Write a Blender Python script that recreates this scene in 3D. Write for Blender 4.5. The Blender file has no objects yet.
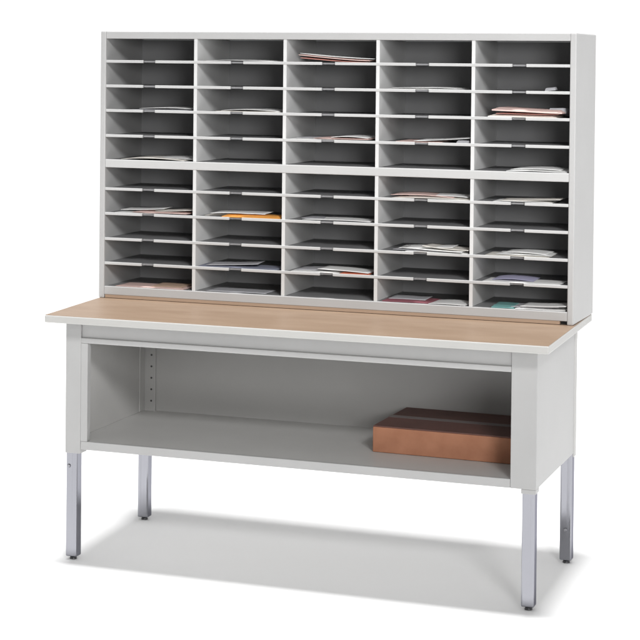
import bpy, bmesh, math, random
from mathutils import Vector, Matrix

scene = bpy.context.scene
COL = scene.collection

# ------------------------------------------------------------------ camera
CAM_LOC = (2.56797, -5.55182, 1.52747)
YAW, PITCH, ROLL = 0.360404, -0.015033, 0.0097646
F_PX, PX, PY = 1905.82, 245.388, 89.184          # for a 640 px square picture
cam = bpy.data.cameras.new("camera")
cam_ob = bpy.data.objects.new("camera", cam)
COL.objects.link(cam_ob)
cam.sensor_fit = 'HORIZONTAL'
cam.sensor_width = 36.0
cam.lens = 36.0 * F_PX / 640.0
cam.shift_x = (320 - PX) / 640.0
cam.shift_y = (PY - 320) / 640.0
cam.clip_start = 0.05
cam.clip_end = 500
r = Vector((math.cos(YAW), math.sin(YAW), 0))
fw = Vector((-math.sin(YAW), math.cos(YAW), 0))
f = fw * math.cos(PITCH) + Vector((0, 0, math.sin(PITCH)))
u = -fw * math.sin(PITCH) + Vector((0, 0, math.cos(PITCH)))
r2 = r * math.cos(ROLL) + u * math.sin(ROLL)
u2 = -r * math.sin(ROLL) + u * math.cos(ROLL)
M = Matrix((r2, u2, -f)).transposed().to_4x4()
M.translation = Vector(CAM_LOC)
cam_ob.matrix_world = M
scene.camera = cam_ob

# ------------------------------------------------------------------ light
SKY_FRONT, SKY_BACK, SKY_TOP = 0.33, 1.12, 0.48   # dim room, white backdrop low behind the table, ceiling bounce
KEY_POWER = 1750.0
TOP_POWER = 5700.0
FILL_POWER = 105.0
world = bpy.data.worlds.new("World")
scene.world = world
world.use_nodes = True
wn = world.node_tree
bg = wn.nodes["Background"]
wtc = wn.nodes.new('ShaderNodeTexCoord')
wsp = wn.nodes.new('ShaderNodeSeparateXYZ')
wn.links.new(wtc.outputs['Generated'], wsp.inputs[0])
def ramp(sock, a, c, lo, hi):
    n = wn.nodes.new('ShaderNodeMapRange')
    n.interpolation_type = 'SMOOTHSTEP'
    n.inputs['From Min'].default_value = a
    n.inputs['From Max'].default_value = c
    n.inputs['To Min'].default_value = lo
    n.inputs['To Max'].default_value = hi
    wn.links.new(sock, n.inputs['Value'])
    return n.outputs['Result']
def wmath(op, p, q):
    n = wn.nodes.new('ShaderNodeMath')
    n.operation = op
    wn.links.new(p, n.inputs[0])
    wn.links.new(q, n.inputs[1])
    return n.outputs[0]
room = ramp(wsp.outputs['Z'], 0.15, 0.75, SKY_FRONT, SKY_TOP)
back = wmath('MULTIPLY', ramp(wsp.outputs['Y'], 0.0, 0.5, 0, 1), ramp(wsp.outputs['Z'], 0.14, 0.40, 1, 0))
wmx = wn.nodes.new('ShaderNodeMix')
wn.links.new(back, wmx.inputs['Factor'])
wn.links.new(room, wmx.inputs['A'])
wmx.inputs['B'].default_value = SKY_BACK
bg.inputs[0].default_value = (1, 1, 1, 1)
wn.links.new(wmx.outputs['Result'], bg.inputs[1])

def area(name, loc, target, size, power, color=(1, 1, 1)):
    l = bpy.data.lights.new(name, 'AREA')
    l.shape = 'RECTANGLE'
    l.size, l.size_y = size
    l.energy = power
    l.color = color
    o = bpy.data.objects.new(name, l)
    COL.objects.link(o)
    o.location = loc
    o.rotation_euler = (Vector(target) - Vector(loc)).to_track_quat('-Z', 'Y').to_euler()
    return o

# key: a wide barn-doored lamp from the front right, its beam kept above the floor under the table
kl = bpy.data.lights.new("key_lamp", 'SPOT')
kl.energy = KEY_POWER
kl.shadow_soft_size = 0.75
kl.spot_size = math.radians(13.4)
kl.spot_blend = 0.12
key = bpy.data.objects.new("key_lamp", kl)
COL.objects.link(key)
key.location = (4.30, -6.10, 4.30)
key.rotation_euler = (Vector((0.80, -0.25, 1.30)) - key.location).to_track_quat('-Z', 'Y').to_euler()
key.scale = (3.0, 1.0, 1.0)
area("added_overhead", (0.75, -1.25, 20.0), (0.75, -0.03, 0.0), (4.6, 2.4), TOP_POWER)  # added unseen light: whitens the floor and drops the table's shadow
# fill: an added, unseen weak light that brightens the backs of the compartments
area("added_fill", (4.35, -6.0, 1.95), (0.75, 0, 1.2), (1.8, 1.1), FILL_POWER)

scene.view_settings.view_transform = 'Standard'
scene.view_settings.look = 'None'
scene.view_settings.exposure = 0.0
scene.view_settings.gamma = 1.0
scene.view_settings.use_curve_mapping = False
try:
    scene.cycles.max_bounces = 12
    scene.cycles.diffuse_bounces = 8
    scene.cycles.use_denoising = True
except Exception:
    pass

# ------------------------------------------------------------------ materials
def new_mat(name):
    m = bpy.data.materials.new(name)
    m.use_nodes = True
    nt = m.node_tree
    return m, nt, nt.nodes["Principled BSDF"]

def painted(name, col, rough=0.45, var=0.06, scale=6.0, bump=0.03, bump_scale=900.0, metallic=0.0, spec=0.5):
    m, nt, b = new_mat(name)
    tc = nt.nodes.new('ShaderNodeTexCoord')
    n = nt.nodes.new('ShaderNodeTexNoise')
    n.inputs['Scale'].default_value = scale
    n.inputs['Detail'].default_value = 6
    nt.links.new(tc.outputs['Object'], n.inputs['Vector'])
    mix = nt.nodes.new('ShaderNodeMix')
    mix.data_type = 'RGBA'
    mix.inputs['A'].default_value = (*[c * (1 - var) for c in col], 1)
    mix.inputs['B'].default_value = (*[min(1, c * (1 + var)) for c in col], 1)
    nt.links.new(n.outputs['Fac'], mix.inputs['Factor'])
    nt.links.new(mix.outputs['Result'], b.inputs['Base Color'])
    b.inputs['Roughness'].default_value = rough
    b.inputs['Metallic'].default_value = metallic
    b.inputs['Specular IOR Level'].default_value = spec
    if bump:
        n2 = nt.nodes.new('ShaderNodeTexNoise')
        n2.inputs['Scale'].default_value = bump_scale
        n2.inputs['Detail'].default_value = 2
        nt.links.new(tc.outputs['Object'], n2.inputs['Vector'])
        bp = nt.nodes.new('ShaderNodeBump')
        bp.inputs['Strength'].default_value = bump
        bp.inputs['Distance'].default_value = 0.002
        nt.links.new(n2.outputs['Fac'], bp.inputs['Height'])
        nt.links.new(bp.outputs['Normal'], b.inputs['Normal'])
    return m

GREY = painted("light_grey_enamel", (0.355, 0.353, 0.35), rough=0.42)
SORTG = painted("light_grey_sorter_enamel", (0.395, 0.393, 0.39), rough=0.42)
STRIPM = painted("grey_shelf_edge", (0.45, 0.45, 0.445), rough=0.4)
GREY_LIT = painted("light_grey_enamel_lit", (0.43, 0.425, 0.415), rough=0.5)  # same enamel with extra light put into its colour for the bay
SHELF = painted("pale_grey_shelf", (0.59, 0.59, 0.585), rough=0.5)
BACKP = painted("grey_back_board", (0.36, 0.36, 0.365), rough=0.7)
SHELF_LIT = painted("lit_shelf_enamel", (0.53, 0.525, 0.515), rough=0.45)  # shelf enamel paled so the bay floor looks better lit
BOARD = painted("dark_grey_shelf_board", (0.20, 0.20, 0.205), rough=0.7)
GAP_TAN = painted("tan_lit_gap_filler", (0.37, 0.265, 0.19), rough=0.5)  # tan brightened to look like lit worktop showing in the gap
DECK = painted("mid_grey_deck", (0.24, 0.24, 0.245), rough=0.55)
EDGE = painted("pale_edge_banding", (0.40, 0.395, 0.38), rough=0.4)
CHROME = painted("brushed_chrome", (0.29, 0.292, 0.318), rough=0.13, metallic=1.0, bump=0.02, bump_scale=300)
cn = CHROME.node_tree
ctc = cn.nodes.new('ShaderNodeTexCoord'); cmp_ = cn.nodes.new('ShaderNodeMapping')
cmp_.inputs['Scale'].default_value = (170, 170, 1.2)
cno = cn.nodes.new('ShaderNodeTexNoise'); cno.inputs['Scale'].default_value = 1.0; cno.inputs['Detail'].default_value = 3
cmr = cn.nodes.new('ShaderNodeMapRange')
cmr.inputs['From Min'].default_value = 0.35; cmr.inputs['From Max'].default_value = 0.65
cmr.inputs['To Min'].default_value = 0.05; cmr.inputs['To Max'].default_value = 0.24
cn.links.new(ctc.outputs['Object'], cmp_.inputs['Vector']); cn.links.new(cmp_.outputs['Vector'], cno.inputs['Vector'])
cn.links.new(cno.outputs['Fac'], cmr.inputs['Value']); cn.links.new(cmr.outputs['Result'], cn.nodes['Principled BSDF'].inputs['Roughness'])
cn.nodes['Principled BSDF'].inputs['Specular Tint'].default_value = (0.40, 0.40, 0.44, 1)
RUBBER = painted("black_rubber", (0.04, 0.04, 0.042), rough=0.35)
BOLT = painted("dark_steel_bolt", (0.30, 0.30, 0.32), rough=0.35, metallic=1.0)
HOLE = painted("dark_punched_hole", (0.06, 0.06, 0.06), rough=0.8, bump=0)
FLOOR = painted("white_studio_floor", (0.93, 0.93, 0.93), rough=0.8, var=0.004, bump=0.01, bump_scale=60, spec=0.2)

# laminate worktop: tan with fine flecks and a soft grain
m, nt, b = new_mat("tan_laminate")
tc = nt.nodes.new('ShaderNodeTexCoord')
mp = nt.nodes.new('ShaderNodeMapping')
mp.inputs['Scale'].default_value = (2.2, 6.0, 6.0)
nt.links.new(tc.outputs['Object'], mp.inputs['Vector'])
n1 = nt.nodes.new('ShaderNodeTexNoise'); n1.inputs['Scale'].default_value = 3.0; n1.inputs['Detail'].default_value = 8
nt.links.new(mp.outputs['Vector'], n1.inputs['Vector'])
n2 = nt.nodes.new('ShaderNodeTexNoise'); n2.inputs['Scale'].default_value = 260.0; n2.inputs['Detail'].default_value = 3
nt.links.new(tc.outputs['Object'], n2.inputs['Vector'])
ad = nt.nodes.new('ShaderNodeMath'); ad.operation = 'MULTIPLY_ADD'
ad.inputs[1].default_value = 0.35
nt.links.new(n2.outputs['Fac'], ad.inputs[0]); nt.links.new(n1.outputs['Fac'], ad.inputs[2])
cr = nt.nodes.new('ShaderNodeValToRGB')
cr.color_ramp.elements[0].position = 0.40; cr.color_ramp.elements[0].color = (0.222, 0.151, 0.102, 1)
cr.color_ramp.elements[1].position = 0.95; cr.color_ramp.elements[1].color = (0.278, 0.198, 0.139, 1)
nt.links.new(ad.outputs[0], cr.inputs['Fac'])
nt.links.new(cr.outputs['Color'], b.inputs['Base Color'])
b.inputs['Roughness'].default_value = 0.42
b.inputs['Specular IOR Level'].default_value = 0.35
LAMINATE = m

# kraft cardboard with faint flutes
m, nt, b = new_mat("brown_cardboard")
tc = nt.nodes.new('ShaderNodeTexCoord')
n1 = nt.nodes.new('ShaderNodeTexNoise'); n1.inputs['Scale'].default_value = 18.0; n1.inputs['Detail'].default_value = 8
nt.links.new(tc.outputs['Object'], n1.inputs['Vector'])
cr = nt.nodes.new('ShaderNodeValToRGB')
cr.color_ramp.elements[0].position = 0.3; cr.color_ramp.elements[0].color = (0.33, 0.150, 0.088, 1)
cr.color_ramp.elements[1].position = 0.75; cr.color_ramp.elements[1].color = (0.41, 0.195, 0.118, 1)
nt.links.new(n1.outputs['Fac'], cr.inputs['Fac'])
nt.links.new(cr.outputs['Color'], b.inputs['Base Color'])
wv = nt.nodes.new('ShaderNodeTexWave'); wv.inputs['Scale'].default_value = 60.0; wv.inputs['Distortion'].default_value = 0.6
nt.links.new(tc.outputs['Object'], wv.inputs['Vector'])
bp = nt.nodes.new('ShaderNodeBump'); bp.inputs['Strength'].default_value = 0.08; bp.inputs['Distance'].default_value = 0.001
nt.links.new(wv.outputs['Fac'], bp.inputs['Height']); nt.links.new(bp.outputs['Normal'], b.inputs['Normal'])
b.inputs['Roughness'].default_value = 0.9
b.inputs['Specular IOR Level'].default_value = 0.15
CARD = m
CARD_TOP = painted("dark_brown_card_lid", (0.115, 0.052, 0.042), rough=0.7, var=0.2, scale=12)
TAPE = painted("grey_packing_tape", (0.15, 0.12, 0.115), rough=0.4)

PAPER = {}
for nm, c in dict(white=(0.80, 0.80, 0.79), cream=(0.72, 0.69, 0.64), pink=(0.68, 0.50, 0.46), rose=(0.55, 0.27, 0.23),
                  grey=(0.42, 0.42, 0.44), orange=(0.75, 0.33, 0.07), bluegrey=(0.22, 0.23, 0.29), lavender=(0.45, 0.44, 0.60),
                  teal=(0.16, 0.34, 0.33), maroon=(0.25, 0.09, 0.11), tan=(0.50, 0.36, 0.27), red=(0.55, 0.16, 0.09)).items():
    PAPER[nm] = painted(nm + "_paper", c, rough=0.75, var=0.05, scale=25, bump=0.05, bump_scale=200, spec=0.25)

# ------------------------------------------------------------------ mesh helpers
def add_box(bm, x0, x1, y0, y1, z0, z1):
    vs = [bm.verts.new(p) for p in ((x0, y0, z0), (x1, y0, z0), (x1, y1, z0), (x0, y1, z0),
                                    (x0, y0, z1), (x1, y0, z1), (x1, y1, z1), (x0, y1, z1))]
    for q in ((0, 3, 2, 1), (4, 5, 6, 7), (0, 1, 5, 4), (1, 2, 6, 5), (2, 3, 7, 6), (3, 0, 4, 7)):
        bm.faces.new([vs[i] for i in q])
    return vs

def boxes(*bs):
    bm = bmesh.new()
    for q in bs:
        add_box(bm, *q)
    return bm

def add_cyl(bm, c, axis, rad, length, seg=20):
    rot = {'x': Matrix.Rotation(math.pi / 2, 4, 'Y'), 'y': Matrix.Rotation(math.pi / 2, 4, 'X'), 'z': Matrix.Identity(4)}[axis]
    bmesh.ops.create_cone(bm, cap_ends=True, segments=seg, radius1=rad, radius2=rad, depth=length,
                          matrix=Matrix.Translation(c) @ rot)

def prism(bm, outline, z0, z1):
    lo = [bm.verts.new((x, y, z0)) for x, y in outline]
    hi = [bm.verts.new((x, y, z1)) for x, y in outline]
    n = len(outline)
    bm.faces.new(lo[::-1]); bm.faces.new(hi)
    for i in range(n):
        j = (i + 1) % n
        bm.faces.new((lo[i], lo[j], hi[j], hi[i]))

def obj(name, bm, mat, parent=None, bevel=0.0, smooth=False):
    bmesh.ops.recalc_face_normals(bm, faces=bm.faces)
    if bevel:
        es = [e for e in bm.edges if len(e.link_faces) == 2 and e.calc_face_angle(0) > 0.6]
        bmesh.ops.bevel(bm, geom=es, offset=bevel, segments=2, profile=0.5, affect='EDGES', clamp_overlap=True)
    me = bpy.data.meshes.new(name)
    bm.to_mesh(me); bm.free()
    if smooth:
        for p in me.polygons:
            p.use_smooth = True
    mats = mat if isinstance(mat, (list, tuple)) else [mat]
    for mm in mats:
        me.materials.append(mm)
    o = bpy.data.objects.new(name, me)
    COL.objects.link(o)
    if parent is not None:
        o.parent = parent
    return o

def tag(o, label, cat, group=None, kind=None):
    if label: o['label'] = label
    if cat: o['category'] = cat
    if group: o['group'] = group
    if kind: o['kind'] = kind
    return o

def thing(name, label, cat, loc, rz=0.0, group=None):
    o = bpy.data.objects.new(name, None)
    o.empty_display_size = 0.1
    COL.objects.link(o)
    o.location = loc
    o.rotation_euler = (0, 0, rz)
    return tag(o, label, cat, group)

# ------------------------------------------------------------------ setting: the white floor
bm = bmesh.new()
bmesh.ops.create_grid(bm, x_segments=8, y_segments=8, size=5.0)
fl = obj('floor', bm, FLOOR)
fl['kind'] = 'structure'

# ------------------------------------------------------------------ the table
BX0, BX1 = 0.0205, 1.4715
BY0, BY1 = -0.3205, 0.2620
ZB = 0.339           # underside of the body
ZT = 0.760           # worktop surface
TT = 0.0235          # worktop thickness
table = thing('mail_table', 'grey steel sorting table with tan laminate top and chrome legs under the pigeonhole unit', 'table',
              (0.75, -0.03, 0))
TOFF = Vector((0.75, -0.03, 0))

def tpart(name, bm, mat, parent=None, bevel=0.0015, smooth=False):
    bmesh.ops.translate(bm, verts=bm.verts, vec=-TOFF)
    return obj(name, bm, mat, parent or table, bevel, smooth)

# worktop: core board with edge banding, laminate sheet let into its top
def slab(x0, x1, xb, xc, y0, y1, z0, z1):
    bm = bmesh.new()
    prism(bm, [(x0, y0), (x1, y0), (xc, y1), (xb, y1)], z0, z1)
    return bm
top = tpart('worktop', slab(0.0, 1.524, -0.044, 1.5085, -0.4263, 0.300, ZT - TT, ZT - 0.0012), EDGE, bevel=0.003)
tpart('laminate_sheet', slab(0.0015, 1.5225, -0.0425, 1.5070, -0.4235, 0.2985, ZT - 0.0016, ZT), LAMINATE, parent=top, bevel=0.0005)
# body panels
POST = 0.052
tpart('side_panel', boxes((BX0 + 0.001, BX0 + 0.020, BY0 + 0.001, BY1 - 0.001, ZB, ZT - TT)), GREY)
tpart('side_panel', boxes((BX1 - 0.020, BX1 - 0.001, BY0 + 0.001, BY1 - 0.001, ZB, ZT - TT)), GREY)
tpart('lit_wall_liner', boxes((BX0 + 0.0202, BX0 + 0.0216, BY0 + 0.049, BY1 - 0.0225, ZB + 0.027, ZT - TT - 0.002)), GREY_LIT, bevel=0)  # added liner, its lighter grey paints light onto the left inside wall
tpart('back_panel', boxes((BX0 + 0.020, BX1 - 0.020, BY1 - 0.022, BY1 - 0.002, ZB + 0.001, ZT - TT - 0.001)), GREY_LIT)
shelf_low = tpart('bottom_shelf', boxes((BX0 + 0.020, BX1 - 0.020, BY0 + 0.010, BY1 - 0.022, ZB + 0.001, ZB + 0.0265)), SHELF_LIT, bevel=0)
tpart('shelf_lip', boxes((BX0 + 0.0508, BX1 - 0.0732, BY0 + 0.0004, BY0 + 0.0098, ZB + 0.001, ZB + 0.027)), GREY, parent=shelf_low, bevel=0.002)
# apron: face plate, and the return lip below it
ap = boxes((BX0 + 0.050, BX1 - 0.0732, BY0 + 0.006, BY0 + 0.020, 0.668, ZT - TT - 0.0008),
           (BX0 + 0.050, BX1 - 0.0732, BY0 + 0.0005, BY0 + 0.026, 0.6645, 0.681))
tpart('apron', ap, GREY, bevel=0.002)
# corner posts and legs
def corner_post(x0, x1, y0, y1, plate):
    """folded sheet post; the plate version steps in beside the leg at its lower end"""
    bm = boxes((x0, x1, y0, y1, ZB + (0.001 if plate else -0.012), ZT - TT - 0.0004))
    if plate:
        add_box(bm, x1 - 0.0425, x1 - 0.0006, y0 + 0.0005, y1 - 0.0005, ZB - 0.012, ZB + 0.0012)
    return tpart('corner_post', bm, GREY, bevel=0.002)

PW = 0.0505
for (x0, x1) in ((BX0, BX0 + PW), (BX1 - PW - 0.0225, BX1)):
    # front posts are a folded channel with a narrow return flange beside the opening
    corner_post(x0, x1, BY0 - 0.0005, BY0 + 0.048, x0 > 1)
tpart('post_flange', boxes((BX0 + PW, BX0 + PW + 0.0225, BY0 + 0.0001, BY0 + 0.024, ZB + 0.027, 0.6645)), GREY)
# rear posts: angle sections with punched slots, seen inside the open bay
for sx in (0, 1):
    if sx == 0:
        bs = ((BX0 - 0.0005, BX0 + 0.060, BY1 - 0.034, BY1 + 0.0005, ZB - 0.012, ZT - TT - 0.0004),
              (BX0 + 0.019, BX0 + 0.024, BY1 - 0.075, BY1 - 0.034, ZB + 0.027, ZT - TT - 0.0006))
    else:
        bs = ((BX1 - 0.060, BX1 + 0.0005, BY1 - 0.034, BY1 + 0.0005, ZB - 0.012, ZT - TT - 0.0004),
              (BX1 - 0.024, BX1 - 0.019, BY1 - 0.075, BY1 - 0.034, ZB + 0.027, ZT - TT - 0.0006))
    pt = tpart('corner_post', boxes(*bs), GREY_LIT, bevel=0.0015)
    for k in range(9):
        z = ZB + 0.06 + k * 0.038
        if sx == 0:
            bm = bmesh.new()
            add_cyl(bm, (BX0 + 0.047, BY1 - 0.0343, z), 'y', 0.0034, 0.0012, 14)
            tpart('punched_hole', bm, HOLE, parent=pt, bevel=0)
            if k > 4:
                bm = bmesh.new()
                add_cyl(bm, (BX0 + 0.0243, BY1 - 0.056, z), 'x', 0.0034, 0.0012, 14)
                tpart('punched_hole', bm, HOLE, parent=pt, bevel=0)
# legs: square chrome tube with a glide foot and a clamping bolt
LW = 0.0365
for ix, x0 in enumerate((BX0 + 0.003, BX1 - 0.003 - LW)):
    for iy, y0 in enumerate((BY0 + 0.002, BY1 - 0.003 - LW)):
        x1, y1 = x0 + LW, y0 + LW
        leg = tpart('leg', boxes((x0, x1, y0, y1, 0.0100, ZB + 0.004)), CHROME, bevel=0.004)
        bm = bmesh.new()
        cx, cy = (x0 + x1) / 2, (y0 + y1) / 2
        bmesh.ops.create_cone(bm, cap_ends=True, segments=28, radius1=0.0115, radius2=0.0100, depth=0.0070,
                              matrix=Matrix.Translation((cx, cy, 0.0036)))
        add_cyl(bm, (cx, cy, 0.0087), 'z', 0.007, 0.0034)
        tpart('foot', bm, RUBBER, parent=leg, bevel=0.001)
        bz = 0.288 if iy == 0 or ix == 0 else 0.105
        if not (ix == 1 and iy == 0):
            bm = bmesh.new()
            bx = x0 + 0.010 if (ix == 0 and iy == 0) else cx
            bmesh.ops.create_cone(bm, cap_ends=True, segments=18, radius1=0.0062, radius2=0.0045, depth=0.004,
                                  matrix=Matrix.Translation((bx, y0 - 0.0018, bz)) @ Matrix.Rotation(math.pi / 2, 4, 'X'))
            tpart('bolt', bm, BOLT, parent=leg, bevel=0.0008)

# ------------------------------------------------------------------ the sorter
SW, SD = 1.5361, 0.2995
PHI = -0.009265
SZ0, SZ1 = 0.7605, 1.6172
srx = 1.508399
SORIG = Vector((srx - SW * math.cos(PHI), -SW * math.sin(PHI), SZ0))   # left front bottom corner
SMAT = Matrix.Translation(SORIG) @ Matrix.Rotation(PHI, 4, 'Z')
sorter = thing('mail_sorter', 'wide light grey pigeonhole sorter of fifty compartments standing on the tan tabletop', 'sorter',
               SORIG, PHI)
def spart(name, bm, mat, parent=None, bevel=0.0012):
    bmesh.ops.translate(bm, verts=bm.verts, vec=(0, 0, -SZ0))
    return obj(name, bm, mat, parent or sorter, bevel)

WL, WR = 0.0185, 1.5175
side_l = boxes((0.0, WL, 0.0, SD, SZ0, SZ1))
spart('side_panel', side_l, SORTG, bevel=0.003)
spart('side_panel', boxes((WR, SW, 0.0, SD, SZ0, SZ1)), SORTG, bevel=0.003)
spart('top_panel', boxes((WL, WR, 0.0015, SD - 0.001, 1.5938, SZ1 - 0.0008)), SORTG, bevel=0.002)
spart('back_panel', boxes((WL, WR, SD - 0.016, SD - 0.004, 0.776, 1.5935)), BACKP, bevel=0)
spart('bottom_rail', boxes((WL, WR, 0.0015, 0.020, 0.7715, 0.7985)), SORTG, bevel=0.002)
spart('bottom_panel', boxes((WL, WR, 0.0202, SD - 0.017, 0.786, 0.7980)), DECK, bevel=0)
spart('middle_rail', boxes((WL, WR, 0.0012, 0.016, 1.1805, 1.2064)), STRIPM, bevel=0.002)
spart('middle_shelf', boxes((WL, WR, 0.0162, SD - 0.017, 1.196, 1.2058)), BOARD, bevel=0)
spart('gap_filler', boxes((WL + 0.002, WR - 0.022, 0.0035, 0.018, SZ0 + 0.0006, 0.7713)), GAP_TAN, bevel=0.001)  # added filler standing for the lit worktop seen under the rail
DIV = (0.3285, 0.6283, 0.9288, 1.2265)
DT = 0.0055
for x in DIV:
    for (a, c) in ((0.7985, 1.1805), (1.2064, 1.5938)):
        spart('divider', boxes((x - DT, x + DT, 0.0045, SD - 0.0165, a, c)), SHELF, bevel=0.001)
edges = [WL] + [v for x in DIV for v in (x - DT, x + DT)] + [WR]
CELLS = [(edges[2 * i], edges[2 * i + 1]) for i in range(5)]
NOTCH = (0.1695, 0.4693, 0.7710, 1.0690, 1.3660)
ZS = (1.5207, 1.4417, 1.3630, 1.2824, 1.1115, 1.0320, 0.9508, 0.8725)
SH = 0.0088

NW, ND, NR = 0.0205, 0.016, 0.008      # thumb notch: half width, depth, corner radius

def shelf_bm(zc):
    """full-width dark shelf board with five rounded thumb notches in its front edge"""
    y0 = 0.0062
    out = [(WL, SD - 0.0168), (WL, y0)]
    for nx in NOTCH:
        out += [(nx - NW, y0)]
        for k in range(6):
            a = math.pi - k / 5 * math.pi / 2
            out.append((nx - NW + NR + NR * math.cos(a), ND - NR + NR * math.sin(a)))
        for k in range(6):
            a = math.pi / 2 - k / 5 * math.pi / 2
            out.append((nx + NW - NR + NR * math.cos(a), ND - NR + NR * math.sin(a)))
        out += [(nx + NW, y0)]
    out += [(WR, y0), (WR, SD - 0.0168)]
    bm = bmesh.new()
    prism(bm, out, zc - 0.0026, zc + 0.0026)
    return bm
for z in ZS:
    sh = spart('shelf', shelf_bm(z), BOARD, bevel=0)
    ends = [WL] + [v for nx in NOTCH for v in (nx - NW - 0.0005, nx + NW + 0.0005)] + [WR]
    for i in range(6):
        spart('edge_strip', boxes((ends[2 * i], ends[2 * i + 1], 0.0016, 0.0096, z - SH / 2, z + SH / 2)), STRIPM, parent=sh, bevel=0.0012)

# ------------------------------------------------------------------ cardboard box on the bottom shelf
zsh = ZB + 0.0272
bxw, bxd, bxh = 0.438, 0.33, 0.0790
carton = thing('cardboard_box', 'low brown cardboard carton lying on the open shelf under the worktop', 'box',
               (0.936, -0.118, zsh), -0.030)
obj('box_body', boxes((0, bxw, 0, bxd, 0, bxh - 0.004)), CARD, carton, 0.0025)
obj('flap', boxes((0.001, bxw - 0.001, 0.001, bxd / 2 - 0.0015, bxh - 0.0038, bxh)), CARD_TOP, carton, 0.0012)
obj('flap', boxes((0.001, bxw - 0.001, bxd / 2 + 0.0015, bxd - 0.001, bxh - 0.0038, bxh)), CARD_TOP, carton, 0.0012)
obj('packing_tape', boxes((-0.0006, bxw - 0.0005, bxd / 2 - 0.018, bxd / 2 + 0.018, bxh + 0.0001, bxh + 0.0006)), TAPE, carton, 0)

# ------------------------------------------------------------------ papers in the compartments
rng = random.Random(11)
FLOORZ = [z + 0.0027 for z in ZS]
ROWZ = [FLOORZ[0], FLOORZ[1], FLOORZ[2], FLOORZ[3], 1.2064, FLOORZ[4], FLOORZ[5], FLOORZ[6], FLOORZ[7], 0.7985]

def sheet_bm(w, d, th, arch, tl, tr, ripple):
    """thin sheet or envelope: front-left corner at the origin, arched along x, raised by tl / tr at its left / right end"""
    nx, ny = 14, 6
    bm = bmesh.new()
    ph = rng.uniform(0, 6)
    def zz(a, c):
        return (tl * (1 - a) ** 1.5 + tr * a ** 1.5 + arch * 4 * a * (1 - a) * (0.7 + 0.3 * c)
                + ripple * math.sin(5.5 * a + ph + 2 * c) * 0.5 + ripple * 0.5)
    lo, hi = [], []
    for j in range(ny + 1):
        rl, rh = [], []
        for i in range(nx + 1):
            a, c = i / nx, j / ny
            edge = 0.35 if (i in (0, nx) or j in (0, ny)) and th > 0.0015 else 1.0     # envelopes thin out at their folds
            z = zz(a, c)
            rl.append(bm.verts.new((a * w, c * d, z)))
            rh.append(bm.verts.new((a * w, c * d, z + th * edge)))
        lo.append(rl); hi.append(rh)
    for j in range(ny):
        for i in range(nx):
            bm.faces.new((lo[j][i], lo[j + 1][i], lo[j + 1][i + 1], lo[j][i + 1]))
            bm.faces.new((hi[j][i], hi[j][i + 1], hi[j + 1][i + 1], hi[j + 1][i]))
    for i in range(nx):
        bm.faces.new((lo[0][i], lo[0][i + 1], hi[0][i + 1], hi[0][i]))
        bm.faces.new((lo[ny][i + 1], lo[ny][i], hi[ny][i], hi[ny][i + 1]))
    for j in range(ny):
        bm.faces.new((lo[j + 1][0], lo[j][0], hi[j][0], hi[j + 1][0]))
        bm.faces.new((lo[j][nx], lo[j + 1][nx], hi[j + 1][nx], hi[j][nx]))
    return bm

GROUP = 'mail lying in the sorter compartments'
COLN = ('leftmost column', 'second column', 'middle column', 'fourth column', 'rightmost column')
ROWN = ('top row', 'second row', 'third row', 'fourth row', 'fifth row', 'sixth row', 'seventh row', 'eighth row', 'ninth row',
        'bottom row')

def mail(c, rw, a0, a1, lift, colour, name, look, d=0.17, y=0.012, rot=0.0, th=0.0022, arch=0.0, tl=0.0, tr=0.0, ripple=0.0008):
    """one piece of mail: column, row, start and end across the compartment (0..1), height above the shelf"""
    x0, x1 = CELLS[c - 1]
    W = x1 - x0
    xa, xb = x0 + a0 * W, x0 + a1 * W
    d = min(d, SD - 0.03 - y) * (0.62 if rw > 5 else 0.9)
    bm = sheet_bm(xb - xa, d, th, arch, tl, tr, ripple)
    o = obj(name, bm, PAPER[colour], None, 0, smooth=(th < 0.0016))
    o.matrix_world = SMAT @ Matrix.Translation((xa, y, ROWZ[rw - 1] - SZ0 + lift + 0.0006)) @ Matrix.Rotation(rot, 4, 'Z')
    tag(o, '%s, %s of the %s' % (look, ROWN[rw - 1], COLN[c - 1]), name.split('_')[-1], GROUP)
    return o

S, E, B = 'paper_sheet', 'envelope', 'booklet'
# leftmost column
mail(1, 3, .27, .88, .000, 'grey', S, 'grey folded sheet lying under a white one', y=.02, th=.002)
mail(1, 3, .34, .92, .0035, 'white', S, 'thin white sheet lying on a grey one', y=.035, rot=.05, th=.0012, arch=.004)
mail(1, 5, .17, .88, .000, 'cream', S, 'long cream sheet bowed up in the middle', y=.012, th=.0014, arch=.007)
mail(1, 5, .33, .96, .0016, 'white', E, 'white envelope on a bowed cream sheet', y=.05, rot=-.04, th=.0022, arch=.006)
mail(1, 7, .10, .72, .000, 'white', E, 'white envelope at the left under a pink one', y=.012, rot=.03)
mail(1, 7, .30, .93, .0034, 'pink', E, 'pink envelope between two white ones', y=.016, rot=-.06, th=.003)
mail(1, 7, .14, .62, .0075, 'white', S, 'white sheet lying on top of a pink envelope', y=.03, rot=.10, th=.0012, tr=.006)
mail(1, 7, .55, .97, .0080, 'cream', S, 'cream sheet with its right end raised', y=.02, rot=.04, th=.0012, tr=.006)
mail(1, 10, .12, .90, .000, 'pink', B, 'dull pink booklet lying flat', y=.010, th=.003, rot=-.02)
mail(1, 10, .52, .86, .0038, 'tan', E, 'small tan envelope on a pink booklet', y=.02, rot=.05, th=.003)
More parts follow.
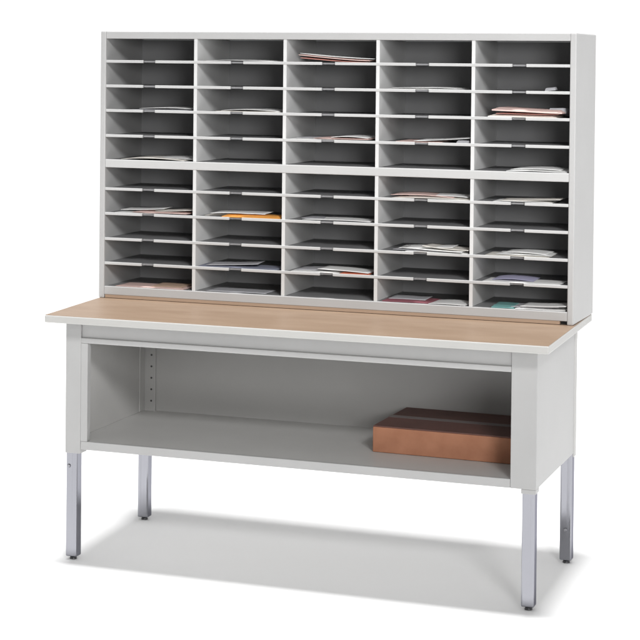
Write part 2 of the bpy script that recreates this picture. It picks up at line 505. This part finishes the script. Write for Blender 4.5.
# second column
mail(2, 1, .08, .86, .000, 'white', S, 'thin white sheet slightly bowed up', y=.02, th=.0013, arch=.005)
mail(2, 3, .20, .93, .000, 'cream', S, 'cream sheet lying under a bowed white one', y=.02, th=.0014, rot=.02)
mail(2, 3, .24, .90, .002, 'white', S, 'white sheet bowed up over a cream one', y=.04, th=.0012, arch=.006, rot=-.02)
mail(2, 7, .30, .97, .000, 'orange', E, 'thick orange envelope at the right under white paper', y=.008, th=.0075, rot=.04, d=.14)
mail(2, 7, .07, .62, .001, 'cream', S, 'cream sheet at the left leaning on an orange envelope', y=.03, th=.0012, rot=.10, tr=.008)
mail(2, 7, .16, .78, .0095, 'white', S, 'white sheet across the top of an orange envelope', y=.012, th=.0012, rot=.07, arch=.003, tr=.002)
mail(2, 9, .02, .66, .000, 'bluegrey', B, 'dark blue grey booklet at the left', y=.010, th=.004, rot=.05)
mail(2, 9, .12, .70, .0055, 'grey', S, 'grey sheet with raised end on a dark booklet', y=.012, th=.0012, rot=.12, tr=.008)
mail(2, 9, .55, .95, .0012, 'bluegrey', E, 'narrow blue grey envelope at the right', y=.010, th=.003, rot=-.03)
mail(2, 10, .10, .80, .000, 'grey', S, 'flat grey sheet alone on the bottom panel', y=.02, th=.0014)
# middle column
mail(3, 1, .15, .90, .000, 'rose', E, 'dark rose envelope under a white one', y=.012, th=.004, rot=.02, tl=.012)
mail(3, 1, .13, .93, .0055, 'pink', E, 'padded pink envelope tilting up at its left end', y=.010, th=.004, rot=-.01, tl=.016)
mail(3, 1, .14, .96, .0108, 'white', S, 'white sheet sloping down to the right over pink mail', y=.014, th=.0014, tl=.016, rot=-.02)
mail(3, 4, .04, .70, .000, 'white', E, 'white envelope at the left under pinkish mail', y=.012, th=.0025, rot=.02)
mail(3, 4, .30, .92, .0032, 'pink', E, 'pink envelope lying on a white one', y=.014, th=.003, rot=-.03)
mail(3, 4, .06, .60, .0034, 'grey', S, 'grey sheet beside a pink envelope', y=.04, th=.0012, rot=-.03)
mail(3, 4, .50, .90, .0072, 'white', S, 'small white sheet peaked in the middle on pink envelope', y=.012, th=.0012, rot=.02, arch=.005)
mail(3, 7, .16, .92, .000, 'white', S, 'single thin white sheet', y=.03, th=.0014, arch=.003)
mail(3, 7, .12, .60, .002, 'grey', S, 'grey sheet on a single white sheet', y=.06, th=.0012, rot=.04)
mail(3, 9, .06, .60, .000, 'white', E, 'white envelope at the left below another sheet', y=.008, th=.003, rot=.03)
mail(3, 9, .62, .94, .000, 'red', E, 'small red envelope at the right under white sheet', y=.008, th=.004, rot=.06)
mail(3, 9, .36, .93, .0048, 'white', S, 'white sheet sloping down over a red envelope', y=.016, th=.0014, rot=-.03, tl=.006, arch=.002)
mail(3, 9, .10, .50, .0040, 'grey', S, 'grey sheet on the white envelope at left', y=.03, th=.0012, rot=.05, tr=.004)
# fourth column
mail(4, 2, .06, .86, .000, 'white', E, 'white envelope under a second white sheet', y=.012, th=.0025, rot=.0)
mail(4, 2, .12, .82, .003, 'white', S, 'thin white sheet lying over a white envelope', y=.02, th=.0012, rot=-.03, arch=.003)
mail(4, 4, .18, .68, .000, 'pink', E, 'pink envelope at the left under a white one', y=.012, th=.003, rot=.03)
mail(4, 4, .38, .98, .0035, 'white', E, 'white envelope raised at its right end', y=.010, th=.0022, rot=.02, tr=.012)
mail(4, 4, .84, .97, .000, 'grey', B, 'small grey folded leaflet standing at the right', y=.012, th=.008, rot=.0, d=.08)
mail(4, 6, .14, .98, .000, 'cream', E, 'cream envelope under pinkish sheet', y=.010, th=.003, rot=-.01, arch=.003)
mail(4, 6, .12, .80, .0042, 'pink', S, 'pinkish sheet bowed over a cream envelope', y=.02, th=.0014, rot=.02, arch=.006, tl=.004)
mail(4, 6, .30, .95, .0060, 'white', S, 'white sheet on top of pinkish and cream mail', y=.04, th=.0012, rot=-.03, arch=.005)
mail(4, 8, .30, .97, .000, 'white', E, 'lowest white envelope of a fanned pile', y=.008, th=.0025, rot=.02)
mail(4, 8, .16, .86, .0034, 'grey', S, 'grey sheet inside a fanned pile of white mail', y=.012, th=.0012, rot=.05)
mail(4, 8, .26, .92, .0055, 'white', S, 'middle white sheet of a fanned pile', y=.010, th=.0012, rot=-.05, tl=.004)
mail(4, 8, .22, .80, .0085, 'white', S, 'topmost white sheet bowed up on a fanned pile', y=.016, th=.0012, rot=.06, tr=.007, arch=.002)
mail(4, 8, .48, .98, .0090, 'cream', S, 'cream sheet sloping rightward on a fanned pile', y=.012, th=.0012, rot=-.02, tl=.009)
mail(4, 10, .05, .60, .000, 'maroon', B, 'maroon booklet at the left', y=.010, th=.006, rot=.02)
mail(4, 10, .56, .96, .000, 'white', E, 'white envelope at the right beside a maroon booklet', y=.008, th=.0025, rot=-.02, arch=.003)
mail(4, 10, .10, .50, .0066, 'grey', S, 'grey sheet on a maroon booklet', y=.03, th=.0012, rot=.04)
# rightmost column
mail(5, 2, .72, .83, .000, 'grey', B, 'small grey folded card lying alone', y=.03, th=.009, rot=.1, d=.05, tr=.004)
mail(5, 3, .14, .86, .000, 'cream', E, 'cream padded envelope under a thick pink one', y=.006, th=.0085, rot=.015)
mail(5, 3, .22, .88, .0100, 'rose', E, 'thin dark rose envelope between two padded ones', y=.012, th=.003, rot=-.01)
mail(5, 3, .18, .92, .0138, 'pink', E, 'thick pink padded envelope tilting up at the left', y=.008, th=.010, rot=-.03, tl=.006)
mail(5, 3, .74, .93, .0125, 'grey', B, 'small grey packet at the right on the pink envelope', y=.05, th=.016, rot=-.05, d=.06)
mail(5, 5, .34, .97, .000, 'white', E, 'white envelope under a bowed white sheet', y=.008, th=.003, rot=.01, arch=.002)
mail(5, 5, .38, .90, .0040, 'white', S, 'white sheet strongly bowed up on a white envelope', y=.016, th=.0012, rot=.02, arch=.005)
mail(5, 6, .20, .82, .000, 'white', E, 'white envelope under a crossing cream sheet', y=.010, th=.0025, rot=.03, arch=.003)
mail(5, 6, .28, .90, .0040, 'cream', S, 'cream sheet rising to the right across white envelope', y=.012, th=.0012, rot=.05, tr=.006)
mail(5, 8, .12, .80, .000, 'cream', E, 'cream envelope at the bottom of a small pile', y=.010, th=.0025, rot=.01)
mail(5, 8, .24, .82, .0034, 'white', E, 'white envelope in the middle of a small pile', y=.012, th=.0025, rot=.05, arch=.002)
mail(5, 8, .30, .76, .0078, 'white', S, 'white sheet bowed up on top of a small pile', y=.02, th=.0012, rot=-.04, arch=.005)
mail(5, 9, .10, .92, .000, 'white', E, 'white envelope under a lavender sheet', y=.010, th=.0028, rot=-.01)
mail(5, 9, .18, .62, .0036, 'lavender', S, 'pale lavender sheet on a white envelope', y=.03, th=.0016, rot=.02, arch=.006)
mail(5, 10, .20, .44, .000, 'teal', E, 'small teal envelope at the left beside white mail', y=.008, th=.007, rot=.02)
mail(5, 10, .45, .97, .000, 'white', E, 'white envelope at the right under two sheets', y=.008, th=.003, rot=.02)
mail(5, 10, .40, .90, .0040, 'grey', S, 'grey sheet between white sheets', y=.014, th=.0012, rot=.06, tr=.004)
mail(5, 10, .50, .98, .0075, 'white', S, 'topmost white sheet raised at the right', y=.012, th=.0012, rot=-.03, tr=.006)
